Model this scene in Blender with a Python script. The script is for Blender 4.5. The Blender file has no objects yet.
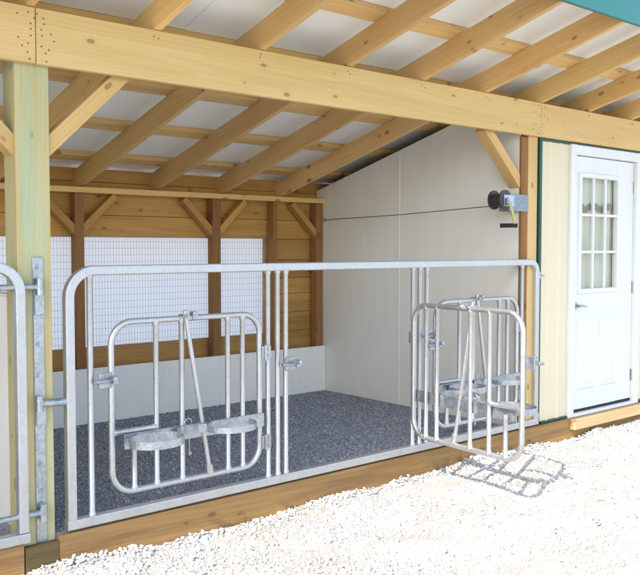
import bpy, math, random
import numpy as np
from mathutils import Vector, Matrix
random.seed(7); np.random.seed(7)
R = math.radians
S = bpy.context.scene
C = S.collection

# ------------------------------------------------------------------ camera
cam = bpy.data.cameras.new('camera'); camo = bpy.data.objects.new('camera', cam); C.objects.link(camo)
cam.sensor_fit = 'HORIZONTAL'; cam.sensor_width = 36.0; cam.lens = 839.3/640*36
cam.clip_start = .05; cam.clip_end = 500
camo.location = (0, -3.916, 1.588)
camo.rotation_euler = (R(90-2.692), 0, R(-40.323))
S.camera = camo

# ------------------------------------------------------------------ light
SUN = Vector((-.86, -.33, .88)).normalized()       # towards the sun
w = bpy.data.worlds.new('World'); S.world = w; w.use_nodes = True
nt = w.node_tree; bg = nt.nodes['Background']
sky = nt.nodes.new('ShaderNodeTexSky'); sky.sky_type = 'NISHITA'; sky.sun_disc = False
sky.sun_elevation = math.asin(SUN.z); sky.sun_rotation = math.atan2(SUN.x, SUN.y)
sky.air_density = 1.0; sky.dust_density = 1.6
nt.links.new(sky.outputs[0], bg.inputs[0]); bg.inputs[1].default_value = .15
sl = bpy.data.lights.new('sun', 'SUN'); sl.energy = 2.05; sl.angle = R(.53); sl.color = (1, .95, .88)
so = bpy.data.objects.new('sun', sl); C.objects.link(so)
so.rotation_euler = SUN.to_track_quat('Z', 'Y').to_euler(); so.location = (-6, -6, 9)
S.view_settings.view_transform = 'Standard'; S.view_settings.look = 'None'
S.view_settings.gamma = 1; S.view_settings.use_curve_mapping = False
S.view_settings.exposure = 1.62
S.cycles.max_bounces = 8; S.cycles.diffuse_bounces = 4

# ------------------------------------------------------------------ materials
def new_mat(name):
    m = bpy.data.materials.new(name); m.use_nodes = True
    t = m.node_tree; b = t.nodes['Principled BSDF']
    return m, t, b
def N(t, typ, **kw):
    n = t.nodes.new(typ)
    for k, v in kw.items(): setattr(n, k, v)
    return n
def L(t, a, b): t.links.new(a, b)
def ramp(t, stops, fac):
    r = N(t, 'ShaderNodeValToRGB'); e = r.color_ramp.elements
    while len(e) > 1: e.remove(e[-1])
    e[0].position = stops[0][0]; e[0].color = (*stops[0][1], 1)
    for p, c in stops[1:]:
        x = e.new(p); x.color = (*c, 1)
    L(t, fac, r.inputs[0]); return r.outputs[0]
def math_n(t, op, a, b=None, clamp=False):
    n = N(t, 'ShaderNodeMath', operation=op, use_clamp=clamp)
    for i, v in enumerate((a, b)):
        if v is None: continue
        if isinstance(v, (int, float)): n.inputs[i].default_value = v
        else: L(t, v, n.inputs[i])
    return n.outputs[0]
def mixc(t, fac, a, b, mode='MIX'):
    n = N(t, 'ShaderNodeMix', data_type='RGBA', blend_type=mode)
    if isinstance(fac, (int, float)): n.inputs[0].default_value = fac
    else: L(t, fac, n.inputs[0])
    for i, v in ((6, a), (7, b)):
        if isinstance(v, tuple): n.inputs[i].default_value = (*v, 1)
        else: L(t, v, n.inputs[i])
    return n.outputs[2]
def objcoord(t, rnd=True):
    tc = N(t, 'ShaderNodeTexCoord'); oi = N(t, 'ShaderNodeObjectInfo')
    if not rnd: return tc.outputs['Object'], oi
    cx = N(t, 'ShaderNodeCombineXYZ')
    for i, k in enumerate((71., 23., 37.)): L(t, math_n(t, 'MULTIPLY', oi.outputs['Random'], k), cx.inputs[i])
    v = N(t, 'ShaderNodeVectorMath', operation='ADD'); L(t, tc.outputs['Object'], v.inputs[0]); L(t, cx.outputs[0], v.inputs[1])
    return v.outputs[0], oi
def scaled(t, vec, s):
    m = N(t, 'ShaderNodeMapping'); m.inputs['Scale'].default_value = s; L(t, vec, m.inputs[0]); return m.outputs[0]
def noise(t, vec, scale, detail=3, rough=.55, dist=0):
    n = N(t, 'ShaderNodeTexNoise'); L(t, vec, n.inputs['Vector'])
    n.inputs['Scale'].default_value = scale; n.inputs['Detail'].default_value = detail
    n.inputs['Roughness'].default_value = rough; n.inputs['Distortion'].default_value = dist
    return n.outputs[0]

def wood(name, light, dark, knot=(.16, .07, .03), stain=None, stainamt=.5, rough=.72, var=.25, knots=.62):
    m, t, b = new_mat(name)
    v, oi = objcoord(t)
    big = noise(t, scaled(t, v, (.55, 7, 7)), 1.0, 4, .6, .9)
    # growth-ring bands from a warped coordinate
    wv = N(t, 'ShaderNodeTexWave', wave_type='BANDS', bands_direction='DIAGONAL')
    L(t, scaled(t, v, (.35, 9, 11)), wv.inputs['Vector'])
    wv.inputs['Scale'].default_value = 2.3; wv.inputs['Distortion'].default_value = 14; wv.inputs['Detail'].default_value = 2
    wv.inputs['Detail Scale'].default_value = .7
    fine = noise(t, scaled(t, v, (3, 170, 170)), 1.0, 4, .75)
    crack = noise(t, scaled(t, v, (1.1, 60, 60)), 1.0, 2, .5)
    g = math_n(t, 'ADD', math_n(t, 'MULTIPLY', big, .62), math_n(t, 'ADD', math_n(t, 'MULTIPLY', wv.outputs['Fac'], .09), math_n(t, 'MULTIPLY', fine, .30)))
    mid = tuple((a+c)/2 for a, c in zip(light, dark))
    col = ramp(t, [(.3, dark), (.52, mid), (.75, light)], g)
    col = mixc(t, ramp(t, [(.70, (0, 0, 0)), (.76, (.55, .55, .55))], crack), col, tuple(x*.55 for x in dark))
    # knots
    vo = N(t, 'ShaderNodeTexVoronoi'); L(t, scaled(t, v, (5.6, 11, 11)), vo.inputs['Vector']); vo.inputs['Scale'].default_value = 1
    sep = N(t, 'ShaderNodeSeparateColor'); L(t, vo.outputs['Color'], sep.inputs[0])
    on = math_n(t, 'GREATER_THAN', sep.outputs[0], knots)
    kd = N(t, 'ShaderNodeMapRange'); L(t, math_n(t, 'ADD', vo.outputs['Distance'], math_n(t, 'MULTIPLY', math_n(t, 'SUBTRACT', sep.outputs[1], .6), .11)), kd.inputs[0])
    kd.inputs[1].default_value = .11; kd.inputs[2].default_value = .15; kd.inputs[3].default_value = 1; kd.inputs[4].default_value = 0
    col = mixc(t, math_n(t, 'MULTIPLY', math_n(t, 'MULTIPLY', kd.outputs[0], on), .85), col, knot)
    hd = N(t, 'ShaderNodeMapRange'); L(t, vo.outputs['Distance'], hd.inputs[0])
    hd.inputs[1].default_value = .12; hd.inputs[2].default_value = .34; hd.inputs[3].default_value = .4; hd.inputs[4].default_value = 0
    col = mixc(t, math_n(t, 'MULTIPLY', hd.outputs[0], on), col, dark)
    if stain:
        sn = noise(t, scaled(t, v, (1.1, 16, 16)), 1.0, 4, .6)
        col = mixc(t, ramp(t, [(.42, (0, 0, 0)), (.68, (stainamt,)*3)], sn), col, stain)
    hs = N(t, 'ShaderNodeHueSaturation'); L(t, col, hs.inputs['Color'])
    L(t, math_n(t, 'ADD', math_n(t, 'MULTIPLY', oi.outputs['Random'], var), 1-var/2), hs.inputs['Value'])
    L(t, math_n(t, 'ADD', math_n(t, 'MULTIPLY', math_n(t, 'FRACT', math_n(t, 'MULTIPLY', oi.outputs['Random'], 17.3)), .012), .492), hs.inputs['Hue'])
    L(t, hs.outputs[0], b.inputs['Base Color'])
    b.inputs['Roughness'].default_value = rough; b.inputs['Specular IOR Level'].default_value = .25
    bp = N(t, 'ShaderNodeBump'); bp.inputs['Strength'].default_value = .25; bp.inputs['Distance'].default_value = .004
    L(t, g, bp.inputs['Height']); L(t, bp.outputs[0], b.inputs['Normal'])
    return m
M = {}
M['spruce'] = wood('spruce_lumber', (.76, .575, .27), (.60, .415, .16), var=.06, knots=.55)
M['rafter'] = wood('rafter_lumber', (.80, .555, .24), (.60, .385, .14), var=.3, knots=.4)
M['plank'] = wood('wall_plank', (.62, .37, .115), (.36, .185, .05), var=.4, knots=.4)
M['brown'] = wood('brown_post', (.38, .19, .07), (.21, .095, .032), var=.25)
M['treated'] = wood('treated_post', (.62, .52, .27), (.46, .37, .16), stain=(.38, .50, .33), stainamt=.75, var=.1)
M['kerb'] = wood('kerb_lumber', (.46, .29, .11), (.27, .15, .05), stain=(.15, .085, .04), stainamt=.6, var=.2)
M['dark_olive'] = wood('dark_olive_wood', (.17, .125, .05), (.09, .062, .025), var=.1)
M['sill'] = wood('sill_lumber', (.66, .50, .27), (.48, .33, .15), var=.1)

def paint(name, c, rough=.5, spec=.4, dirt=None, bump=0, bscale=60, amt=.25, metal=0):
    m, t, b = new_mat(name); v, oi = objcoord(t)
    n1 = noise(t, v, 2.3, 4); n2 = noise(t, scaled(t, v, (9, 9, 1.2)), 1.5, 3)
    d = dirt or tuple(x*.72 for x in c)
    col = mixc(t, math_n(t, 'MULTIPLY', ramp(t, [(.4, (0, 0, 0)), (.75, (1, 1, 1))], math_n(t, 'MULTIPLY', math_n(t, 'ADD', n1, n2), .5)), amt*2), c, d)
    L(t, col, b.inputs['Base Color'])
    b.inputs['Roughness'].default_value = rough; b.inputs['Specular IOR Level'].default_value = spec; b.inputs['Metallic'].default_value = metal
    L(t, math_n(t, 'ADD', math_n(t, 'MULTIPLY', n1, .25), rough-.12), b.inputs['Roughness'])
    if bump:
        bp = N(t, 'ShaderNodeBump'); bp.inputs['Strength'].default_value = bump; bp.inputs['Distance'].default_value = .003
        L(t, noise(t, v, bscale, 2), bp.inputs['Height']); L(t, bp.outputs[0], b.inputs['Normal'])
    return m
M['frp'] = paint('white_wall_board', (.81, .80, .73), .42, .35, (.73, .72, .65), .15, 90, .3)
M['kick'] = paint('white_kick_board', (.92, .90, .84), .4, .4, (.82, .80, .73), .12, 90, .35)
M['roof_under'] = paint('white_roof_steel', (.89, .90, .85), .45, .4, (.82, .83, .78), 0, 1, .3)
M['teal'] = paint('teal_trim_steel', (.022, .15, .138), .4, .5, (.018, .12, .11), 0, 1, .2)
M['green'] = paint('dark_green_trim', (.012, .075, .055), .4, .5)
M['cream'] = paint('cream_siding_steel', (.74, .655, .465), .45, .4, (.68, .59, .41), 0, 1, .1)
M['white'] = paint('white_door_paint', (.74, .755, .75), .38, .45, (.65, .66, .65), .04, 200, .3)
M['black'] = paint('black_rubber', (.018, .018, .018), .6, .3)
M['handle_yellow'] = paint('yellow_zinc_crank', (.55, .43, .16), .4, .5, metal=.4)
M['drum'] = paint('dark_winch_drum', (.035, .035, .035), .4, .5, (.08, .05, .03))
M['cable'] = paint('steel_cable', (.09, .085, .08), .5, .4)
M['nickel'] = paint('brushed_nickel', (.5, .49, .47), .3, .5, metal=1)
M['dark'] = paint('dark_room_board', (.16, .14, .12), .8, .2)

def galv(name, c, rough, metal, mott):
    m, t, b = new_mat(name); v, oi = objcoord(t)
    vo = N(t, 'ShaderNodeTexVoronoi'); L(t, v, vo.inputs['Vector']); vo.inputs['Scale'].default_value = 70
    sp = N(t, 'ShaderNodeSeparateColor'); L(t, vo.outputs['Color'], sp.inputs[0])
    n = noise(t, v, 9, 4)
    f = math_n(t, 'ADD', math_n(t, 'MULTIPLY', sp.outputs[0], .3), math_n(t, 'MULTIPLY', n, .7))
    col = ramp(t, [(.3, tuple(x*(1-mott) for x in c)), (.65, c)], f)
    L(t, col, b.inputs['Base Color']); b.inputs['Metallic'].default_value = metal
    L(t, math_n(t, 'ADD', math_n(t, 'MULTIPLY', f, .25), rough-.1), b.inputs['Roughness'])
    return m
M['gate'] = galv('galvanised_gate_tube', (.60, .605, .61), .40, .82, .12)
M['galv'] = galv('galvanised_plate', (.50, .54, .58), .36, .85, .3)
M['bluesteel'] = galv('dull_blue_grey_steel', (.30, .36, .42), .45, .6, .25)
M['wire'] = galv('galvanised_wire', (.42, .43, .44), .5, .4, .2)
M['nail'] = paint('rusty_nail', (.22, .13, .06), .6, .3)

# translucent curtain
m, t, b = new_mat('white_translucent_sheet'); v, oi = objcoord(t)
out = t.nodes['Material Output']; t.nodes.remove(b)
df = N(t, 'ShaderNodeBsdfDiffuse'); tl = N(t, 'ShaderNodeBsdfTranslucent'); mx = N(t, 'ShaderNodeMixShader')
df.inputs[0].default_value = (.88, .86, .87, 1); tl.inputs[0].default_value = (.93, .90, .90, 1); mx.inputs[0].default_value = .6
L(t, df.outputs[0], mx.inputs[1]); L(t, tl.outputs[0], mx.inputs[2]); L(t, mx.outputs[0], out.inputs[0]); M['sheet'] = m
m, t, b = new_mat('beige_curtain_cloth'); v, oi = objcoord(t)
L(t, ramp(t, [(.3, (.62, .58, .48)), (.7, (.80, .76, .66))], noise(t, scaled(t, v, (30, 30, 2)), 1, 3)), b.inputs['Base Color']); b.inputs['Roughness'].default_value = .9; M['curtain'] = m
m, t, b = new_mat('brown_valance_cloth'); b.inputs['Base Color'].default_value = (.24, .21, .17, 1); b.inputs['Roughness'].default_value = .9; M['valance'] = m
m, t, b = new_mat('window_glass'); t.nodes.remove(b)
tr = N(t, 'ShaderNodeBsdfTransparent'); gl = N(t, 'ShaderNodeBsdfGlossy'); gl.inputs['Roughness'].default_value = .02; fr = N(t, 'ShaderNodeValue'); fr.outputs[0].default_value = .05
tr.inputs[0].default_value = (.95, .97, .96, 1); mx = N(t, 'ShaderNodeMixShader'); L(t, fr.outputs[0], mx.inputs[0]); L(t, tr.outputs[0], mx.inputs[1]); L(t, gl.outputs[0], mx.inputs[2]); L(t, mx.outputs[0], t.nodes['Material Output'].inputs[0]); M['glass'] = m

# gravel, dirt, bedding
m, t, b = new_mat('white_limestone_gravel'); ge = N(t, 'ShaderNodeNewGeometry'); tc = N(t, 'ShaderNodeTexCoord')
n = noise(t, tc.outputs['Object'], 60, 3)
c1 = ramp(t, [(0, (.30, .285, .26)), (.12, (.40, .385, .36)), (.3, (.53, .52, .495)), (.75, (.62, .61, .585)), (1, (.74, .73, .70))], ge.outputs['Random Per Island'])
L(t, mixc(t, math_n(t, 'MULTIPLY', n, .4), c1, (.46, .43, .385)), b.inputs['Base Color']); b.inputs['Roughness'].default_value = .9; b.inputs['Specular IOR Level'].default_value = .15; M['stone'] = m
m, t, b = new_mat('limestone_dust_ground'); tc = N(t, 'ShaderNodeTexCoord'); o = tc.outputs['Object']
big = noise(t, scaled(t, o, (.7, 1.5, 1)), 1.5, 5, .62); sm = noise(t, o, 45, 4, .7)
c1 = ramp(t, [(.30, (.36, .345, .32)), (.62, (.58, .565, .54))], sm)
L(t, mixc(t, ramp(t, [(.47, (0, 0, 0)), (.64, (.8, .8, .8))], big), c1, (.40, .36, .30)), b.inputs['Base Color']); b.inputs['Roughness'].default_value = .95; b.inputs['Specular IOR Level'].default_value = .1
bp = N(t, 'ShaderNodeBump'); bp.inputs['Strength'].default_value = .8; bp.inputs['Distance'].default_value = .012; L(t, sm, bp.inputs['Height']); L(t, bp.outputs[0], b.inputs['Normal']); M['ground'] = m
m, t, b = new_mat('grey_bedding_granules'); ge = N(t, 'ShaderNodeNewGeometry')
L(t, ramp(t, [(0, (.14, .15, .17)), (.4, (.29, .31, .35)), (.75, (.43, .455, .50)), (.93, (.50, .52, .545)), (1, (.66, .67, .69))], ge.outputs['Random Per Island']), b.inputs['Base Color']); b.inputs['Roughness'].default_value = .85; b.inputs['Specular IOR Level'].default_value = .2; M['granule'] = m
m, t, b = new_mat('grey_speckled_bed'); tc = N(t, 'ShaderNodeTexCoord')
L(t, ramp(t, [(.35, (.16, .17, .19)), (.6, (.32, .335, .37)), (.75, (.3, .3, .32))], noise(t, tc.outputs['Object'], 90, 3, .8)), b.inputs['Base Color']); b.inputs['Roughness'].default_value = .9; M['bed'] = m

# ------------------------------------------------------------------ helpers
WM = {}
def link(o, parent=None, W=Matrix()):
    C.objects.link(o); WM[o] = W.copy()
    if parent is not None:
        o.parent = parent; o.matrix_basis = WM[parent].inverted() @ W
    else: o.matrix_basis = W
    return o
def empty(name, loc, parent=None):
    o = bpy.data.objects.new(name, None); o.empty_display_size = .2
    return link(o, parent, Matrix.Translation(loc))
def tag(o, label=None, cat=None, group=None, kind=None):
    for k, v in (('label', label), ('category', cat), ('group', group), ('kind', kind)):
        if v: o[k] = v
    return o
MC = {}
class MB:
    def __init__(s): s.v = []; s.f = []; s.sm = []
    def add(s, vs, fs, smooth=False):
        k = len(s.v); s.v += [tuple(x) for x in vs]; s.f += [tuple(i+k for i in f) for f in fs]; s.sm += [smooth]*len(fs); return s
    def box(s, x0, x1, y0, y1, z0, z1, c=.002):
        # box with small chamfers on all edges
        c = min(c, .3*min(x1-x0, y1-y0, z1-z0))
        lo = (x0, y0, z0); hi = (x1, y1, z1); vs = []; idx = {}
        for sx in (0, 1):
            for sy in (0, 1):
                for sz in (0, 1):
                    sg = (sx, sy, sz)
                    for ax in range(3):
                        p = []
                        for i in range(3):
                            e = hi[i] if sg[i] else lo[i]
                            p.append(e if i == ax else e+(-c if sg[i] else c))
                        idx[(sg, ax)] = len(vs); vs.append(p)
        fs = []
        for ax in range(3):
            o = [i for i in range(3) if i != ax]
            for sd in (0, 1):
                q = []
                for a, b in ((0, 0), (1, 0), (1, 1), (0, 1)):
                    sg = [0]*3; sg[ax] = sd; sg[o[0]] = a; sg[o[1]] = b; q.append(idx[(tuple(sg), ax)])
                if (sd == 0) != (ax == 1): q = q[::-1]
                fs.append(q)
            # edges parallel to ax
            for a in (0, 1):
                for b in (0, 1):
                    s0 = [0]*3; s0[o[0]] = a; s0[o[1]] = b; s1 = list(s0); s1[ax] = 1
                    q = [idx[(tuple(s0), o[0])], idx[(tuple(s0), o[1])], idx[(tuple(s1), o[1])], idx[(tuple(s1), o[0])]]
                    cen = [0]*3; cen[o[0]] = 1 if a else -1; cen[o[1]] = 1 if b else -1
                    n = (Vector(vs[q[1]])-Vector(vs[q[0]])).cross(Vector(vs[q[2]])-Vector(vs[q[0]]))
                    fs.append(q if n.dot(Vector(cen)) > 0 else q[::-1])
        for sx in (0, 1):
            for sy in (0, 1):
                for sz in (0, 1):
                    sg = (sx, sy, sz); q = [idx[(sg, 0)], idx[(sg, 1)], idx[(sg, 2)]]
                    n = (Vector(vs[q[1]])-Vector(vs[q[0]])).cross(Vector(vs[q[2]])-Vector(vs[q[0]]))
                    fs.append(q if n.dot(Vector([2*k-1 for k in sg])) > 0 else q[::-1])
        return s.add(vs, fs)
    def tube(s, pts, r, seg=10, sq=False, cap=True, closed=False, smooth=True, rad=None):
        pts = [Vector(p) for p in pts]; n = len(pts); vs = []; fs = []
        prof = []
        for k in range(seg):
            a = 2*math.pi*(k+.5)/seg; x, y = math.cos(a), math.sin(a)
            prof.append((x*r, y*r))
        if sq:
            seg = 12; smooth = False
            prof = [(x*r, y*r) for x, y in ((1, -.72), (1, .72), (.92, .92), (.72, 1), (-.72, 1), (-.92, .92), (-1, .72), (-1, -.72), (-.92, -.92), (-.72, -1), (.72, -1), (.92, -.92))]
        up = None
        for i, p in enumerate(pts):
            if closed: d = pts[(i+1) % n]-pts[i-1]
            else: d = (pts[min(i+1, n-1)]-pts[max(i-1, 0)])
            d.normalize()
            if up is None:
                up = Vector((0, 1, 0)) if abs(d.y) < .9 else Vector((0, 0, 1))
            a = d.cross(up).normalized(); up = a.cross(d).normalized()
            sc = 1.0
            if 0 < i < n-1:
                c = (pts[i]-pts[i-1]).normalized().dot((pts[i+1]-pts[i]).normalized()); sc = 1/max(.6, math.sqrt(max(0, (1+c)/2)))
            rr = rad[i] if rad else 1.0
            for x, y in prof: vs.append(p+a*x*rr*(sc if sq else 1)+up*y*rr)
        m_ = n if closed else n-1
        for i in range(m_):
            j = (i+1) % n
            for k in range(seg):
                k2 = (k+1) % seg; fs.append((i*seg+k, i*seg+k2, j*seg+k2, j*seg+k))
        s.add(vs, fs, smooth)
        if cap and not closed:
            s.add(vs[:seg], [tuple(range(seg))[::-1]]); s.add(vs[-seg:], [tuple(range(seg))])
        return s
    def strip(s, pts, w, t, axis):     # flat strap: polyline, width along axis vector, thickness t
        pts = [Vector(p) for p in pts]; ax = Vector(axis).normalized(); vs = []; n = len(pts)
        for i, p in enumerate(pts):
            d = (pts[min(i+1, n-1)]-pts[max(i-1, 0)]).normalized(); nn = d.cross(ax).normalized()
            for a, b in ((-1, -1), (1, -1), (1, 1), (-1, 1)): vs.append(p+ax*a*w/2+nn*b*t/2)
        fs = [(i*4+k, i*4+(k+1) % 4, i*4+4+(k+1) % 4, i*4+4+k) for i in range(n-1) for k in range(4)]
        fs += [(3, 2, 1, 0), tuple(range(4*n-4, 4*n))]
        return s.add(vs, fs)
    def mesh(s, name):
        me = bpy.data.meshes.new(name); me.from_pydata(s.v, [], s.f)
        me.polygons.foreach_set('use_smooth', s.sm); me.validate(); me.update(); return me
def part(name, me, mat, parent=None, W=Matrix()):
    if isinstance(me, MB): me = me.mesh(name)
    if not me.materials: me.materials.append(M[mat])
    return link(bpy.data.objects.new(name, me), parent, W)
def bx(name, x0, x1, y0, y1, z0, z1, mat, parent=None, c=.002):
    cx, cy, cz = (x0+x1)/2, (y0+y1)/2, (z0+z1)/2; a, b_, d = (x1-x0)/2, (y1-y0)/2, (z1-z0)/2
    key = ('bx', round(a, 4), round(b_, 4), round(d, 4), mat)
    if key not in MC:
        MC[key] = MB().box(-a, a, -b_, b_, -d, d, c).mesh(name); MC[key].materials.append(M[mat])
    return part(name, MC[key], mat, parent, Matrix.Translation((cx, cy, cz)))
def board(name, a, b, wid, thk, mat, parent, side=None):
    """lumber from a to b: local x = length, wid along local z, thk along local y (side = direction of local y)"""
    a = Vector(a); b = Vector(b); d = b-a; ln = d.length; d.normalize()
    y = Vector(side) if side else (Vector((0, 0, 1)).cross(d) if abs(d.z) < .95 else Vector((0, 1, 0)))
    z = d.cross(y).normalized(); y = z.cross(d).normalized()
    key = ('bd', round(ln, 3), wid, thk, mat)
    if key not in MC:
        MC[key] = MB().box(-ln/2, ln/2, -thk/2, thk/2, -wid/2, wid/2, .003).mesh(name); MC[key].materials.append(M[mat])
    W = Matrix.Identity(4)
    for i in range(3): W[i][0] = d[i]; W[i][1] = y[i]; W[i][2] = z[i]; W[i][3] = (a[i]+b[i])/2
    return part(name, MC[key], mat, parent, W)
def arc(c, r, a0, a1, n, u=(1, 0, 0), v=(0, 0, 1)):
    c = Vector(c); u = Vector(u); v = Vector(v)
    return [c+u*r*math.cos(R(a0+(a1-a0)*i/n))+v*r*math.sin(R(a0+(a1-a0)*i/n)) for i in range(n+1)]
def rbar(name, a, b, r, mat, parent, W=Matrix(), sq=False, seg=8):
    key = ('rb', tuple(round(x, 4) for x in (*a, *b)), r, mat, sq)
    if key not in MC:
        A, B = Vector(a), Vector(b); d = (B-A).normalized()
        MC[key] = MB().tube([A, A+d*.019, A+d*.025, A+d*.031, B-d*.031, B-d*.025, B-d*.019, B], r, seg if not sq else 12, sq, rad=(1.32, 1.30, 1.2, 1, 1, 1.2, 1.3, 1.32)).mesh(name); MC[key].materials.append(M[mat])
    return part(name, MC[key], mat, parent, W)

SL = .264
def raf_z(y): return 2.712-SL*(y+.04)      # underside of the rafters
X0, X1 = -2.9, 10.4                        # roof ends
YB = 2.317
GZ = .04

# ------------------------------------------------------------------ ground
def gh(x, y):
    return GZ + .014*np.sin(x*1.7+y*2.1)+.012*np.sin(x*3.9-y*3.1+1)+.009*np.sin(x*8.3+y*6.7)+.006*np.sin(x*13.1-y*11.7+2*np.sin(x*3))-.012*np.clip((x-1.5)/2, -1, 1)*0
def ground():
    def axis(lo, hi, step, far):
        a = list(np.arange(lo, hi+1e-6, step)); d = step; p = lo; pre = []
        while p > -far: d *= 1.5; p -= d; pre.append(p)
        q = hi; d = step; post = []
        while q < far: d *= 1.5; q += d; post.append(q)
        return np.array(pre[::-1]+a+post)
    xs = axis(-1, 9, .08, 140); ys = axis(-5, 0.3, .08, 140)
    gx, gy = np.meshgrid(xs, ys); near = np.exp(-(np.maximum(0, np.hypot(gx-3.5, gy+2)-6)/3)**2)
    z = GZ*1 + (gh(gx, gy)-GZ)*near
    vs = np.stack([gx, gy, z], -1).reshape(-1, 3); nx = len(xs)
    fs = [(j*nx+i, j*nx+i+1, (j+1)*nx+i+1, (j+1)*nx+i) for j in range(len(ys)-1) for i in range(nx-1)]
    me = bpy.data.meshes.new('ground'); me.from_pydata(vs.tolist(), [], fs); me.polygons.foreach_set('use_smooth', [True]*len(fs))
    tag(part('ground', me, 'ground'), kind='structure')
ground()

def scatter(name, pts, sizes, flat, mat, base='ico', zoff=0):
    """many small angular stones as one mesh; returns the object"""
    if base == 'ico':
        ph = (1+5**.5)/2
        bv = np.array([(-1, ph, 0), (1, ph, 0), (-1, -ph, 0), (1, -ph, 0), (0, -1, ph), (0, 1, ph), (0, -1, -ph), (0, 1, -ph), (ph, 0, -1), (ph, 0, 1), (-ph, 0, -1), (-ph, 0, 1)])/1.9
        bf = np.array([(0, 11, 5), (0, 5, 1), (0, 1, 7), (0, 7, 10), (0, 10, 11), (1, 5, 9), (5, 11, 4), (11, 10, 2), (10, 7, 6), (7, 1, 8), (3, 9, 4), (3, 4, 2), (3, 2, 6), (3, 6, 8), (3, 8, 9), (4, 9, 5), (2, 4, 11), (6, 2, 10), (8, 6, 7), (9, 8, 1)])
    else:
        bv = np.array([(1, 0, 0), (-1, 0, 0), (0, 1, 0), (0, -1, 0), (0, 0, 1), (0, 0, -1)], float)
        bf = np.array([(0, 2, 4), (2, 1, 4), (1, 3, 4), (3, 0, 4), (2, 0, 5), (1, 2, 5), (3, 1, 5), (0, 3, 5)])
    n = len(pts); k = len(bv); rng = np.random.default_rng(len(pts))
    V = bv[None]*(1+rng.uniform(-.33, .33, (n, k, 1)))
    V = V*rng.uniform(.7, 1.3, (n, 1, 3))
    V[:, :, 2] *= flat
    # random rotations
    q = rng.normal(size=(n, 4)); q[:, 1:3] *= .35; q /= np.linalg.norm(q, axis=1)[:, None]; w_, x, y, z = q.T
    Rm = np.stack([1-2*(y*y+z*z), 2*(x*y-z*w_), 2*(x*z+y*w_), 2*(x*y+z*w_), 1-2*(x*x+z*z), 2*(y*z-x*w_), 2*(x*z-y*w_), 2*(y*z+x*w_), 1-2*(x*x+y*y)], -1).reshape(n, 3, 3)
    V = np.einsum('nij,nkj->nki', Rm, V)*sizes[:, None, None]
    V += pts[:, None, :]; V = V.reshape(-1, 3)
    Fc = (bf[None]+(np.arange(n)*k)[:, None, None]).reshape(-1, 3)
    me = bpy.data.meshes.new(name); me.vertices.add(len(V)); me.vertices.foreach_set('co', V.ravel())
    me.loops.add(len(Fc)*3); me.loops.foreach_set('vertex_index', Fc.ravel())
    me.polygons.add(len(Fc)); me.polygons.foreach_set('loop_start', np.arange(0, len(Fc)*3, 3)); me.polygons.foreach_set('loop_total', np.full(len(Fc), 3))
    me.update(calc_edges=True)
    return part(name, me, mat)

rng = np.random.default_rng(3)
n = 68000
x = rng.uniform(.2, 8.6, n); y = -4.2*rng.beta(1, 1.35, n)-.045
# thin the stones where the tan dust shows through
th = np.sin(x*2.3+1.1*np.sin(y*3.1))+np.sin(y*5.2+1.7*np.sin(x*1.9)+.6)+.6*np.sin(x*7+y*9)
keep = rng.uniform(size=n) < np.clip(1.05-.6*np.clip(th-.55, 0, 9), .07, 1)
x, y = x[keep], y[keep]; n = len(x)
s = np.exp(rng.normal(math.log(.0074), .42, n)).clip(.0035, .021)
pts = np.stack([x, y, gh(x, y)+s*.25], -1)
# a loose ridge of larger stones along the kerb
m2 = 2600; xr = rng.uniform(-.5, 9, m2); yr = -.05-np.abs(rng.normal(0, .05, m2)); sr = .006+.013*rng.beta(1.2, 3, m2)
pr = np.stack([xr, yr, gh(xr, yr)+rng.uniform(.1, 1.3, m2)*sr], -1)
tag(scatter('gravel', np.concatenate([pts, pr]), np.concatenate([s, sr]), .48, 'stone'),
    'loose crushed white limestone gravel in front of the shed', 'gravel', kind='stuff')

# ------------------------------------------------------------------ stall floors (raised bed)
fl = bx('stall_floor', -2.5, 5.39, .005, 2.46, .0, .19, 'bed'); tag(fl, kind='structure')
rf = bx('room_floor', 5.5, 10.2, .06, 2.46, .0, .19, 'dark'); tag(rf, kind='structure')
n = 42000
x = rng.uniform(1.66, 5.34, n); y = rng.uniform(.01, 2.31, n)
n2 = 7000; x = np.concatenate([x, rng.uniform(-.3, 1.46, n2)]); y = np.concatenate([y, rng.uniform(.01, 2.31, n2)])
s = np.exp(rng.normal(math.log(.0056), .28, n+n2)).clip(.003, .011)
tag(scatter('bedding', np.stack([x, y, .191+s*.2], -1), s, .6, 'granule', 'oct'),
    'dark blue-grey speckled granular bedding covering the stall floor', 'bedding', kind='stuff')

# ------------------------------------------------------------------ shed
shed = empty('shed', (4, 0, 0))
tag(shed, 'open fronted timber shed with slanting roof, cream siding and white door', 'shed')

# roof: rafters, purlins, ribbed steel sheets, fascia
roofm = MB()
RX = [1.553+.668*k for k in range(-6, 13)]
ye, yr_ = -1.105, 3.0
sheet_w = .914; cosS = 1/math.sqrt(1+SL*SL)
def sheet_profile():
    pr = []; x = 0
    for r_ in range(4):
        pr += [(x, 0), (x+.11, .0012*(r_ % 2))]; x += .2285
    pr.append((x, 0)); return pr
def roof_sheet_mesh(mat_name='roof_under'):
    pr = sheet_profile(); vs = []; ln = (yr_+.1-(ye-.06))/cosS
    for k, (px, pz) in enumerate(pr): vs += [(px, 0, pz), (px, ln, pz), (px, 0, pz+.0012), (px, ln, pz+.0012)]
    fs = []
    for k in range(len(pr)-1):
        a, b_ = 4*k, 4*k+4
        fs += [(a, a+1, b_+1, b_), (a+2, b_+2, b_+3, a+3), (a, b_, b_+2, a+2), (a+1, a+3, b_+3, b_+1)]
    return MB().add(vs, fs).mesh('roof_sheet')
RD = .152; RH = RD/cosS                                    # vertical depth of a rafter
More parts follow.
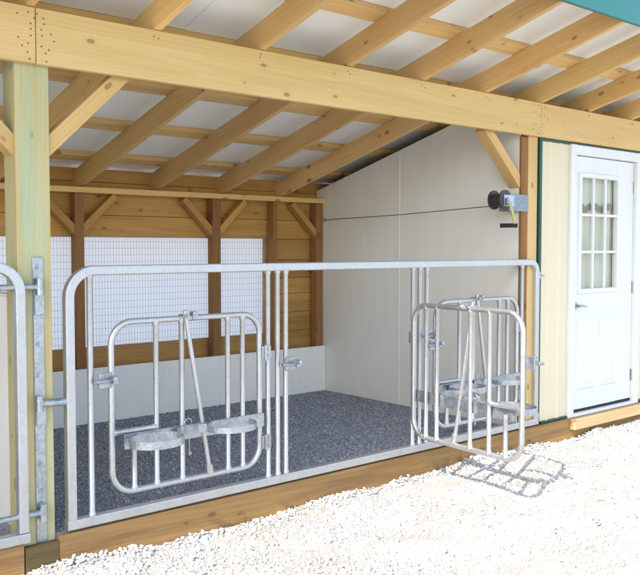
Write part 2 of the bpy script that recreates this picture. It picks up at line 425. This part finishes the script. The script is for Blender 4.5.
rsm = roof_sheet_mesh(); rsm.materials.append(M['roof_under'])
roof = bx('roof', X0, X1, ye-.030, ye-.004, raf_z(ye)-.004, raf_z(ye)+.23, 'teal', shed)      # teal fascia carries the roof part
roof.name = 'roof'; tag(roof, label='teal steel fascia along the eave')
for k, rx in enumerate(RX):
    o = Vector((0, SL, 1)).normalized()*RD/2
    board('rafter', Vector((rx-.02, ye, raf_z(ye)))+o, Vector((rx-.02, yr_, raf_z(yr_)))+o, RD, .04, 'rafter', roof, side=(1, 0, 0))
dirS = Vector((0, 1, -SL)).normalized(); nS = Vector((0, SL, 1)).normalized()
for py in (-1.02, -.36, .28, .92, 1.555, 2.17, 2.8):
    c = Vector((0, py, raf_z(py)))+nS*(RD+.019+.001)
    xa = X0
    for xb in (RX[4]-.02, RX[9]-.02, X1):
        board('purlin', (xa+.001, c.y, c.z), (xb-.001, c.y, c.z), .038, .118, 'rafter', roof, side=dirS); xa = xb
k = 0; xs = X0
while xs < X1-.3:
    st = Vector((xs, ye-.06, raf_z(ye-.06)))+nS*(RD+.040+.0015*(k % 2))
    W = Matrix.Identity(4)
    for i in range(3): W[i][0] = (1, 0, 0)[i]; W[i][1] = dirS[i]; W[i][2] = nS[i]; W[i][3] = st[i]
    part('roof_sheet', rsm, 'roof_under', roof, W); xs += .905; k += 1

# front header beam of three boards
bz0, bz1 = 2.448, 2.706
hb = board('header_beam', (X0+.1, -.021, (bz0+bz1)/2), (1.552, -.021, (bz0+bz1)/2), bz1-bz0, .038, 'spruce', shed)
board('header_board', (1.556, -.021, (bz0+bz1)/2), (5.528, -.021, (bz0+bz1)/2), bz1-bz0, .038, 'spruce', hb)
board('header_board', (5.532, -.021, (bz0+bz1)/2), (X1-.1, -.021, (bz0+bz1)/2), bz1-bz0, .038, 'spruce', hb)
nm = MB().tube([(0, 0, 0), (0, -.0025, 0)], .0042, 8).mesh('nail'); nm.materials.append(M['nail'])
for jx in (1.553, 5.530):
    for sx in (-1, 1):
        for i in range(7):
            if jx > 5 and i % 2: continue
            part('nail', nm, 'nail', hb, Matrix.Translation((jx+sx*random.uniform(.022, .05), -.0395, bz0+.025+.033*i+random.uniform(-.012, .012))))
        for i in range(3): part('nail', nm, 'nail', hb, Matrix.Translation((jx+sx*random.uniform(.06, .1), -.0395, random.uniform(bz0+.03, bz1-.03))))
for rx in RX[5:]:
    for i in range(2): part('nail', nm, 'nail', hb, Matrix.Translation((rx+random.uniform(-.05, .02), -.0395, bz1-.02-random.uniform(0, .03))))

# front posts and knee braces
def post(x0, x1, z0, z1, mat): return board('post', ((x0+x1)/2, .075, z0), ((x0+x1)/2, .075, z1), x1-x0, .148, mat, shed, side=(0, 1, 0))
pl = post(1.464, 1.628, 0, bz1-.012, 'treated'); tag(pl, label='yellow post with a greenish stain between the two gates')
pr_ = post(5.432, 5.548, 0, bz1-.012, 'spruce')
post(-2.45, -2.29, 0, bz1-.012, 'treated')
# brown boards over the right post's left face and the wall end
board('wall_stud', (5.4125, .08, .19), (5.4125, .08, 2.66), .036, .10, 'brown', shed, side=(0, 1, 0))
board('wall_stud', (5.391, .017, .19), (5.391, .017, 2.44), .078, .022, 'brown', shed, side=(0, 1, 0))
def knee(xa, za, xb, zb, mat): return board('knee_brace', (xa, .07, za), (xb, .07, zb), .075, .10, mat, shed, side=(0, 1, 0))
knee(1.60, 2.045, 2.04, 2.475, 'rafter'); knee(1.49, 2.045, 1.05, 2.475, 'rafter')
knee(5.44, 2.02, 4.95, 2.475, 'rafter')

# kerb boards along the front
xs = [X0+.35, 1.462, 4.62, 7.9, X1-.3]
for i in range(4): board('kerb_board', (xs[i]+(.17 if i == 1 else .002), -.022, .095), (xs[i+1]-.002, -.022, .095), .19, .038, 'kerb', shed)

board('dark_kerb_block', (1.466, -.024, .085), (1.630, -.024, .085), .17, .038, 'dark_olive', shed)  # darker block filling the kerb gap below the left post
# back wall: posts, plate, planks, windows
bwz = 2.05
bw = board('back_wall', (X0+.4, YB+.07, 2.045), (5.36, YB+.07, 2.045), .045, .14, 'rafter', shed)     # the top plate carries it
tag(bw, label='timber back wall with its top plate')
bp_x = [(-.62, -.5), (.58, .70), (1.46, 1.58), (2.80, 2.875), (4.075, 4.16), (4.742, 4.79), (5.268, 5.35)]
for a, b_ in bp_x:
    board('stud', ((a+b_)/2, YB+.07, .0), ((a+b_)/2, YB+.07, 2.02), b_-a, .085, 'brown', bw, side=(0, 1, 0))
def bbrace(xa, za, xb, zb): board('brace', (xa, YB+.075, za), (xb, YB+.075, zb), .055, .08, 'plank', bw, side=(0, 1, 0))
for a, b_, l, r_ in ((2.80, 2.875, 1, 1), (4.075, 4.16, 1, 1), (5.268, 5.35, 1, 0), (.58, .70, 1, 1)):
    if l: bbrace(a+.02, 1.72, a-.28, 2.01)
    if r_: bbrace(b_-.02, 1.72, b_+.28, 2.01)
YP = YB+.14
pz = [.02, .205, .39, .575, .785, .97, 1.15, 1.30, 1.475, 1.675, 1.855, 2.12]
wins = [(-2.0, -.62), (-.5, .58), (.70, 1.50), (1.58, 2.80), (2.885, 4.072), (4.17, 4.725)]
wz0, wz1 = .785, 1.675
for i in range(len(pz)-1):
    z0, z1 = pz[i], pz[i+1]
    if z0 >= wz0-.001 and z1 <= wz1+.001:
        segs = [(4.72, 5.42), (5.424, 10.2)] if i % 2 else [(4.72, 5.9), (5.904, 10.2)]
        segs.append((-2.5, -2.0))
    else:
        cut = (1.52, 4.1, 7.2) if i % 2 else (2.82, 5.5, 8.1); e = [-2.5, *cut, 10.2]; segs = [(e[j]+.001, e[j+1]-.001) for j in range(4)]
    for a, b_ in segs:
        board('plank', (a, YP+.019+random.uniform(0, .004), (z0+z1)/2), (b_, YP+.019+random.uniform(0, .004), (z0+z1)/2), z1-z0-.003, .038, 'plank', bw)
board('blocking', (-2.5, YP+.019, 2.174), (10.2, YP+.019, 2.174), .104, .036, 'plank', bw)
board('light_stop_backing', (4.74, YP+.075, 1.12), (10.2, YP+.075, 1.12), 2.2, .012, 'plank', bw); board('light_stop_backing', (-2.5, YP+.075, 1.93), (4.738, YP+.075, 1.93), .46, .012, 'plank', bw)  # unseen backing added to stop light leaking between the planks
board('light_stop_backing', (-2.5, YP+.075, .38), (4.738, YP+.075, .38), .75, .012, 'plank', bw)
for a, b_ in wins:
    wnd = MB(); nz = int((wz1-wz0)/.05); nx = int((b_-a)/.026)
    for j in range(nz+1):
        z = wz0-.02+(wz1-wz0+.04)*j/nz; wnd.tube([(a-.02, YP-.004, z), (b_+.02, YP-.004, z)], .0014, 4, smooth=False)
    for j in range(nx+1):
        x_ = a+(b_-a)*j/nx; wnd.tube([(x_, YP-.0065, wz0-.02), (x_, YP-.0065, wz1+.02)], .0012, 4, smooth=False)
    wo = part('window', wnd, 'wire', shed); tag(wo, label='window opening with welded wire mesh over a white sheet')
    cu = []; nn = 60; ph = random.uniform(0, 6)
    for j in range(nn+1):
        x_ = a-.01+(b_-a+.085)*j/nn; yy = YP+.03+.006*math.sin(x_*13+ph)+.004*math.sin(x_*31+ph)
        for z in (wz0-.04, (wz0+wz1)/2, wz1+.04): cu.append((x_, yy+.004*math.sin(x_*9+z*4), z))
    part('sheet', MB().add(cu, [(3*j+k, 3*j+3+k, 3*j+4+k, 3*j+1+k) for j in range(nn) for k in (0, 1)], True), 'sheet', wo)
# white kick boards along the back
for a, b_ in ((1.60, 5.352), (-1.0, 1.44)): bx('kick_board', a, b_, YB-.008, YB+.008, .19, .632, 'kick', shed)

# right hand stall wall: two boards cut to the roof slope, a joint strip between
def wall_board(y0, y1):
    x0, x1 = 5.355, 5.37; vs = []
    for x_ in (x0, x1):
        for y_, top in ((y0, 0), (y1, 0), (y1, 1), (y0, 1)): vs.append((x_, y_, min(raf_z(y_)+.092, 2.69) if top else .19))
    mb = MB().add(vs, [(0, 3, 2, 1), (4, 5, 6, 7), (0, 1, 5, 4), (1, 2, 6, 5), (2, 3, 7, 6), (3, 0, 4, 7)])
    return part('wall_board', mb, 'frp', sw)
sw = bx('side_wall', 5.349, 5.356, 1.300, 1.322, .192, raf_z(1.31)+.08, 'frp', shed); tag(sw, label='white lined side wall of the stall')
wall_board(.03, .42); wall_board(.4205, 1.309); wall_board(1.312, YB+.13)
for y_ in (.3, .9, 1.5, 2.1): board('wall_stud', (5.40, y_, .19), (5.40, y_, raf_z(y_)), .055, .045, 'rafter', sw, side=(0, 1, 0))

# low partition behind the left post
pa = bx('partition_wall', 1.512, 1.524, .16, YB-.01, .19, 1.345, 'kick', shed); tag(pa, label='low white partition running back from the yellow post')
bx('partition_board', 1.566, 1.578, .16, YB-.01, .19, 1.345, 'frp', pa)
bx('partition_cap', 1.508, 1.582, .155, YB-.012, 1.346, 1.358, 'frp', pa)

# closed bay to the right: cream siding, trims, door
xa, xd0, xd1 = 5.588, 5.972, 7.075
def siding(x0, x1, z0, z1, y0=-.002, parent=None, ribs=.152):
    pr = [(x0, 0)]; x_ = x0+.085
    while x_+.05 < x1: pr += [(x_, 0), (x_+.010, -.013), (x_+.026, -.013), (x_+.036, 0)]; x_ += ribs
    pr.append((x1, 0)); vs = []
    for px, py in pr: vs += [(px, y0+py, z0), (px, y0+py, z1), (px, y0+py+.012, z0), (px, y0+py+.012, z1)]
    fs = []
    for k in range(len(pr)-1): a, b_ = 4*k, 4*k+4; fs += [(a, b_, b_+1, a+1), (a+2, a+3, b_+3, b_+2), (a, a+2, b_+2, b_), (a+1, b_+1, b_+3, a+3)]
    return part('siding_sheet', MB().add(vs, fs), 'cream', parent)
fw = bx('front_wall', 5.557, 10.2, -.012, .03, 2.425, 2.446, 'green', shed); tag(fw, label='cream ribbed steel front wall with dark green trim')
bx('corner_trim', 5.557, 5.586, -.018, .02, .2, 2.424, 'green', fw)
siding(xa, xd0-.002, .212, 2.424, parent=fw); siding(xd1+.002, 10.2, .212, 2.424, parent=fw)
bx('base_trim', 5.61, xd0-.003, -.02, .012, .196, .211, 'green', fw); bx('base_trim', xd1+.003, 10.2, -.02, .012, .196, .211, 'green', fw)
for x_ in (5.95, 7.1, 8.2, 9.4): board('wall_stud', (x_, .07, .19), (x_, .07, 2.42), .045, .09, 'rafter', fw, side=(0, 1, 0))
bx('wall_lining', 5.62, 5.975, .118, .125, .19, 2.7, 'dark', fw); bx('wall_lining', 7.08, 10.2, .118, .125, .19, 2.7, 'dark', fw)
for a, b_ in ((X0+.35, X0+.39), (10.2, 10.24)):                 # gable ends
    vs = []
    for x_ in (a, b_):
        for y_, tp in ((.16, 0), (2.44, 0), (2.44, 1), (.16, 1)): vs.append((x_, y_, raf_z(y_)+.1 if tp else 0))
    part('gable_wall', MB().add(vs, [(0, 3, 2, 1), (4, 5, 6, 7), (0, 1, 5, 4), (1, 2, 6, 5), (2, 3, 7, 6), (3, 0, 4, 7)]), 'cream', shed)

# door: frame, slab with a nine pane light and two raised panels
dz0, dz1 = .222, 2.345
dfr = MB().box(xd0, xd0+.075, -.03, .10, .19, dz1+.085, .004).box(xd1-.075, xd1, -.03, .10, .19, dz1+.085, .004).box(xd0+.075, xd1-.075, -.03, .10, dz1+.005, dz1+.083, .004)
dfo = part('door_frame', dfr, 'white', shed)
bx('door_stop', xd0+.075, xd0+.088, .015, .06, .2, dz1+.004, 'white', dfo)
ds0, ds1 = 6.052, 6.995
gx0, gx1, gz0, gz1 = 6.155, 6.735, 1.235, 2.185
yd0, yd1 = .006, .05
slab = MB().box(ds0, gx0, yd0, yd1, dz0+.018, dz1, .003).box(gx1, ds1, yd0, yd1, dz0+.018, dz1, .003)
slab.box(gx0-.003, gx1+.003, yd0+.0004, yd1-.0004, dz0+.018, gz0, .0005).box(gx0-.003, gx1+.003, yd0+.0004, yd1-.0004, gz1, dz1, .0005)
door = part('door', slab, 'white', shed); tag(door, label='white entry door with a nine pane window')
lf = MB()
for a, b_, c_, d_ in ((gx0-.028, gx0+.012, gz0-.028, gz1+.028), (gx1-.012, gx1+.028, gz0-.028, gz1+.028)): lf.box(a, b_, yd0-.014, yd1-.004, c_, d_, .005)
for a, b_ in ((gz0-.028, gz0+.012), (gz1-.012, gz1+.028)): lf.box(gx0+.012, gx1-.012, yd0-.0138, yd1-.004, a, b_, .005)
part('light_frame', lf, 'white', door)
gw = (gx1-gx0-.024)/3; gg = (gz1-gz0-.024)/3
for i in (1, 2): bx('muntin', gx0+.012+gw*i-.012, gx0+.012+gw*i+.012, yd0-.006, yd0+.014, gz0+.012, gz1-.012, 'white', door)
for i in (1, 2): bx('muntin', gx0+.012, gx1-.012, yd0-.0045, yd0+.013, gz0+.012+gg*i-.011, gz0+.012+gg*i+.011, 'white', door)
for i in range(3):
    for j in range(3):
        a = gx0+.012+gw*i; c_ = gz0+.012+gg*j
        bx('pane', a+.001, a+gw-.001, yd0+.016, yd0+.020, c_+.001, c_+gg-.001, 'glass', door, c=.0004)
def raised(x0, x1, z0, z1):
    y0 = yd0; rings = [(0, 0), (.012, -.007), (.024, -.007), (.036, .0), (.052, -.005)]; vs = []
    for d_, yy in rings: vs += [(x0+d_, y0+yy-.0005, z0+d_), (x1-d_, y0+yy-.0005, z0+d_), (x1-d_, y0+yy-.0005, z1-d_), (x0+d_, y0+yy-.0005, z1-d_)]
    fs = [(4*r+k, 4*r+(k+1) % 4, 4*r+4+(k+1) % 4, 4*r+4+k) for r in range(len(rings)-1) for k in range(4)]; k = 4*(len(rings)-1); fs.append((k, k+1, k+2, k+3))
    part('raised_panel', MB().add(vs, fs), 'white', door)
xm = (gx0+gx1)/2
raised(gx0-.02, xm-.035, .40, 1.02); raised(xm+.035, gx1+.02, .40, 1.02)
for hz in (2.125, 1.24, .45):
    h = MB().tube([(ds1+.006, yd0-.008, hz-.05), (ds1+.006, yd0-.008, hz+.05)], .008, 8).box(ds1-.012, ds1+.001, yd0-.003, yd0+.002, hz-.05, hz+.05, .0005)
    part('hinge', h, 'nickel', door)
hd = MB().tube([(6.092, yd0, 1.11), (6.092, yd0-.012, 1.11)], .032, 20).tube([(6.092, yd0-.012, 1.11), (6.092, yd0-.05, 1.11)], .011, 10)
hd.tube([(6.085, yd0-.05, 1.11), (6.12, yd0-.054, 1.112), (6.16, yd0-.052, 1.108), (6.205, yd0-.045, 1.10)], .009, 10)
part('handle', hd, 'nickel', door)
bx('door_sweep', ds0+.002, ds1-.002, .004, .055, dz0-.004, dz0+.017, 'black', door)
bx('threshold', xd0+.076, xd1-.076, -.035, .11, .192, .216, 'white', dfo)
board('door_sill', (xd0+.0, -.068, .145), (xd1+.03, -.068, .145), .085, .052, 'sill', shed)

# curtain behind the door window
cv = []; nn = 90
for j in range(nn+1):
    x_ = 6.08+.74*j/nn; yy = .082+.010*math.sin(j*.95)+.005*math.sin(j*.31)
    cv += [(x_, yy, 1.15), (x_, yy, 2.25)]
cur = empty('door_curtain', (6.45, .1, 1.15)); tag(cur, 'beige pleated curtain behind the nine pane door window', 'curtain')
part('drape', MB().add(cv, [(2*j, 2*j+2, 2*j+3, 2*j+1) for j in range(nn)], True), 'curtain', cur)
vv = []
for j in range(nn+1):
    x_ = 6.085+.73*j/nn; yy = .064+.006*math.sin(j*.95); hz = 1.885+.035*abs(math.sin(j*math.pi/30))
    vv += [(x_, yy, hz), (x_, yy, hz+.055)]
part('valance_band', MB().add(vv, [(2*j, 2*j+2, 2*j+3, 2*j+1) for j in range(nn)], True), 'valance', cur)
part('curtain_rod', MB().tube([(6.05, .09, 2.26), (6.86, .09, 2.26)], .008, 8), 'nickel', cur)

# ------------------------------------------------------------------ gates
def rrect(x0, x1, z0, z1, r, n=7):
    p = []
    for cx, cz, a in ((x1-r, z0+r, -90), (x1-r, z1-r, 0), (x0+r, z1-r, 90), (x0+r, z0+r, 180)): p += arc((cx, 0, cz), r, a, a+90, n)
    return p
def cmesh(key, fn, mat):
    if key not in MC: MC[key] = fn().mesh(key); MC[key].materials.append(M[mat])
    return MC[key]

def latch(parent, W):
    lm = cmesh('latch', lambda: MB().box(-.035, .035, -.032, -.018, -.038, .038, .002).box(-.06, -.02, -.045, -.030, -.012, .012, .002)
               .tube([(-.075, -.048, 0), (.05, -.048, 0)], .009, 8).tube([(.02, -.048, 0), (.02, -.085, .012)], .007, 8)
               .tube([(.02, -.085, .012), (.02, -.10, .014)], .013, 10).box(.03, .055, -.06, -.016, -.02, .02, .002), 'galv')
    return part('latch', lm, 'galv', parent, W)

def head_panel(gate, hx, hy, theta):
    """a swinging head lock panel; local x runs from the hinge at 0 to the free edge at -.95, outside is -y"""
    W = Matrix.Translation((hx, hy, 0)) @ Matrix.Rotation(theta, 4, 'Z')
    fr = part('head_gate', cmesh('head_gate', lambda: MB().tube(rrect(-.943, -.018, .335, 1.212, .115), .0165, 10, closed=True), 'gate'), 'gate', gate, W)
    g = lambda a, b_, r=.0145: rbar('bar', a, b_, r, 'gate', fr, W)
    g((-.688, 0, .335), (-.688, 0, 1.212)); g((-.532, 0, .335), (-.532, 0, 1.212)); g((-.237, 0, .335), (-.237, 0, 1.212)); g((-.136, 0, .335), (-.136, 0, 1.212))
    g((-.819, 0, .335), (-.819, 0, .60)); rbar('bar', (-.943, 0, .648), (-.688, 0, .648), .0145, 'gate', fr, W)
    lv = part('lock_bar', cmesh('lock_bar', lambda: MB().tube([(-.526, -.026, 1.255), (-.378, -.026, .375)], .0125, 10).tube([(-.38, -.026, .40), (-.372, -.026, .352)], .019, 10), 'gate'), 'gate', fr, W)
    part('pivot_bolt', cmesh('pivot_bolt', lambda: MB().tube([(-.524, -.055, 1.225), (-.524, .03, 1.225)], .008, 8).tube([(-.524, -.05, 1.225), (-.524, -.04, 1.225)], .015, 6)
         .box(-.475, -.445, -.03, .012, 1.205, 1.245, .002).tube([(-.46, -.036, 1.225), (-.46, .03, 1.225)], .007, 8), 'galv'), 'galv', fr, W)
    for hz in (.985, .465):
        part('hinge', cmesh('hinge%d' % int(hz*1000), lambda: MB().box(-.012, .052, -.021, -.016, hz-.038, hz+.038, .001).tube([(.012, -.026, hz-.045), (.012, -.026, hz+.045)], .009, 8)
             .tube([(.035, -.025, hz+.02), (.035, -.015, hz+.02)], .007, 6).tube([(.035, -.025, hz-.02), (.035, -.015, hz-.02)], .007, 6), 'galv'), 'galv', fr, W)
    latch(fr, W @ Matrix.Translation((-.985, .006, .925)))
    return W

def bucket_holder(W, label):
    e = empty('bucket_holder', (0, 0, 0)); WM[e] = W @ Matrix.Translation((-.43, -.03, .565)); e.matrix_basis = WM[e]
    tag(e, label, 'bucket holder', 'double ring bucket holders on the head gates')
    part('back_plate', cmesh('back_plate', lambda: MB().box(-.885, -.002, -.0245, -.0195, .560, .638, .001), 'galv'), 'galv', e, W)
    for key, cx, sh_ in (('ringa', -.765, .040), ('ringb', -.305, .032)):
        part('ring', cmesh(key, lambda: MB().strip(arc((cx, -.142, .610 if cx < -.5 else .622), .143, 90, 450, 40, (1, 0, 0), (0, .80, 0)), sh_, .0035, (0, 0, 1)), 'galv'), 'galv', e, W)
    part('brace', cmesh('hbrace', lambda: MB().strip([(-.60, -.07, .612), (-.56, -.032, .612), (-.45, -.032, .612), (-.41, -.07, .612)], .05, .004, (0, 0, 1)), 'galv'), 'galv', e, W)
    cx = -.525
    part('clip', cmesh('clip', lambda: MB().tube(arc((cx, -.05, .655), .022, 0, 300, 14), .0035, 6).tube([(cx, -.05, .634), (cx+.006, -.055, .50)], .0025, 6).tube([(cx+.006, -.055, .50), (cx+.006, -.055, .482)], .009, 8), 'galv'), 'galv', e, W)
    for bxx in (-.86, -.60, -.41, -.13):
        part('bolt', cmesh('hbolt', lambda: MB().tube([(0, 0, 0), (0, -.012, 0)], .010, 6), 'galv'), 'galv', e, W @ Matrix.Translation((bxx, -.0245, .605)))

def bent_frame(x0, x1, z0, z1, r0, r1):
    return MB().tube([(x0, 0, z0)]+[Vector(p) for p in arc((x0+r0, 0, z1-r0), r0, 180, 90, 18)]+[Vector(p) for p in arc((x1-r1, 0, z1-r1), r1, 90, 0, 14)]+[(x1, 0, z0)], .0235, 12, True)

GY = -.012
gate = empty('livestock_gate', (3.6, GY, .2)); tag(gate, 'wide galvanised gate with three head gates, the middle one swung open', 'gate')
WG = Matrix.Translation((0, GY, 0))
part('frame', bent_frame(1.705, 5.522, .25, 1.478, .135, .085), 'gate', gate, WG)
part('bottom_rail', MB().tube([(1.678, 0, .226), (5.548, 0, .226)], .025, 12, True), 'gate', gate, WG)
for x_ in (1.815, 2.915, 2.985, 3.046, 4.135, 4.202, 4.272, 5.345):
    rbar('bar', (x_, GY, .24), (x_, GY, 1.465), .0155, 'gate', gate)
W1 = head_panel(gate, 2.868, GY-.004, 0); W2 = head_panel(gate, 5.300, GY-.004, 0); W3 = head_panel(gate, 4.098, GY-.03, R(86))
latch(gate, Matrix.Translation((3.06, GY, .905)))
latch(gate, Matrix.Translation((4.262, GY, .99)))
bucket_holder(W1, 'double ring bucket holder on the closed head gate nearest the yellow post')
bucket_holder(W2, 'double ring bucket holder on the closed head gate next to the door')
bucket_holder(W3, 'double ring bucket holder on the head gate standing open over the gravel')
# hinge pins and end plate
part('hinge_pin', MB().tube([(1.545, -.03, .848), (1.70, -.014, .840)], .019, 12).tube([(1.548, -.03, .81), (1.548, -.03, .885)], .019, 12), 'galv', gate)
part('end_plate', MB().box(5.538, 5.575, -.028, -.024, 1.35, 1.40, .001).box(5.538, 5.575, -.028, -.024, .245, .29, .001).tube([(5.545, -.02, 1.372), (5.60, -.03, 1.372)], .010, 8), 'galv', gate)

lg = empty('livestock_gate', (-.4, GY, .2)); tag(lg, 'galvanised gate cut off at the left edge, hinged to the yellow post', 'gate')
WL = Matrix.Translation((0, -.035, 0))
part('frame', bent_frame(-2.25, 1.456, .25, 1.502, .085, .12), 'gate', lg, WL)
part('bottom_rail', MB().tube([(-2.28, 0, .222), (1.482, 0, .222)], .025, 12, True), 'gate', lg, WL)
for x_ in (1.245, .95, .60, .25, -.1, -.45, -.8, -1.15, -1.5, -1.85): rbar('bar', (x_, -.035, .24), (x_, -.035, 1.485), .0155, 'gate', lg)
for hz, xo in ((1.405, 1.33), (.325, 1.33)):
    part('hinge_pin', MB().tube([(xo, -.035, hz), (1.556, -.035, hz)], .0145, 10).tube([(1.556, -.035, hz-.04), (1.556, -.035, hz+.04)], .019, 12).tube([(xo-.012, -.035, hz), (xo+.01, -.035, hz)], .022, 6), 'galv', lg)
# galvanised channel on the post that takes the hinges
ch = MB().box(1.533, 1.584, -.009, -.001, .17, 1.545, .0015)
cho = part('hinge_channel', ch, 'galv', shed)
for z_ in (1.50, 1.13, .98, .55, .42): part('bolt', cmesh('bolt', lambda: MB().tube([(0, 0, 0), (0, -.009, 0)], .013, 6).tube([(0, -.009, 0), (0, -.016, 0)], .007, 8), 'galv'), 'galv', cho, Matrix.Translation((1.558, -.009, z_)))
for z_ in (1.33, .80): part('hinge_bracket', cmesh('hbr', lambda: MB().box(-.024, .024, -.022, -.0092, -.06, .06, .002), 'galv'), 'galv', cho, Matrix.Translation((1.56, 0, z_)))

# ------------------------------------------------------------------ hand winch on the right post
wn = empty('hand_winch', (5.43, .03, 1.93)); tag(wn, 'hand winch with dark drum and yellow crank on the brown post', 'winch')
bk = MB().box(5.19, 5.431, -.002, .004, 1.868, 1.995, .001).box(5.19, 5.431, .086, .092, 1.868, 1.995, .001).box(5.19, 5.431, .004, .086, 1.989, 1.995, .001).box(5.19, 5.195, .004, .086, 1.868, 1.989, .001)
part('bracket', bk, 'bluesteel', wn)
part('drum', MB().tube([(5.125, -.02, 1.95), (5.125, -.008, 1.95)], .072, 28, smooth=False).tube([(5.125, -.008, 1.95), (5.125, .082, 1.95)], .045, 24, smooth=False).tube([(5.125, .082, 1.95), (5.125, .094, 1.95)], .072, 28, smooth=False), 'drum', wn)
part('spindle', MB().tube([(5.13, -.055, 1.935), (5.13, .1, 1.935)], .013, 10).tube([(5.13, -.05, 1.935), (5.13, -.03, 1.935)], .028, 6), 'galv', wn)
part('drum_arm', MB().box(5.10, 5.22, -.026, -.021, 1.90, 1.985, .001), 'galv', wn)
part('crank', MB().strip([(5.135, -.05, 1.935), (5.165, -.056, 1.84), (5.195, -.06, 1.762)], .028, .006, (1, 0, .35)), 'handle_yellow', wn)
part('grip', MB().tube([(5.205, -.065, 1.757), (5.16, -.03, 1.757), (5.105, .012, 1.756)], .0165, 12), 'black', wn)
part('cable', MB().tube([(5.09, .03, 1.905), (5.20, 1.2, 1.872), (5.335, 2.30, 1.862)], .0035, 6), 'cable', wn)
part('cable_eye', MB().tube(arc((5.338, 2.305, 1.862), .016, 0, 360, 14), .004, 6), 'galv', wn)
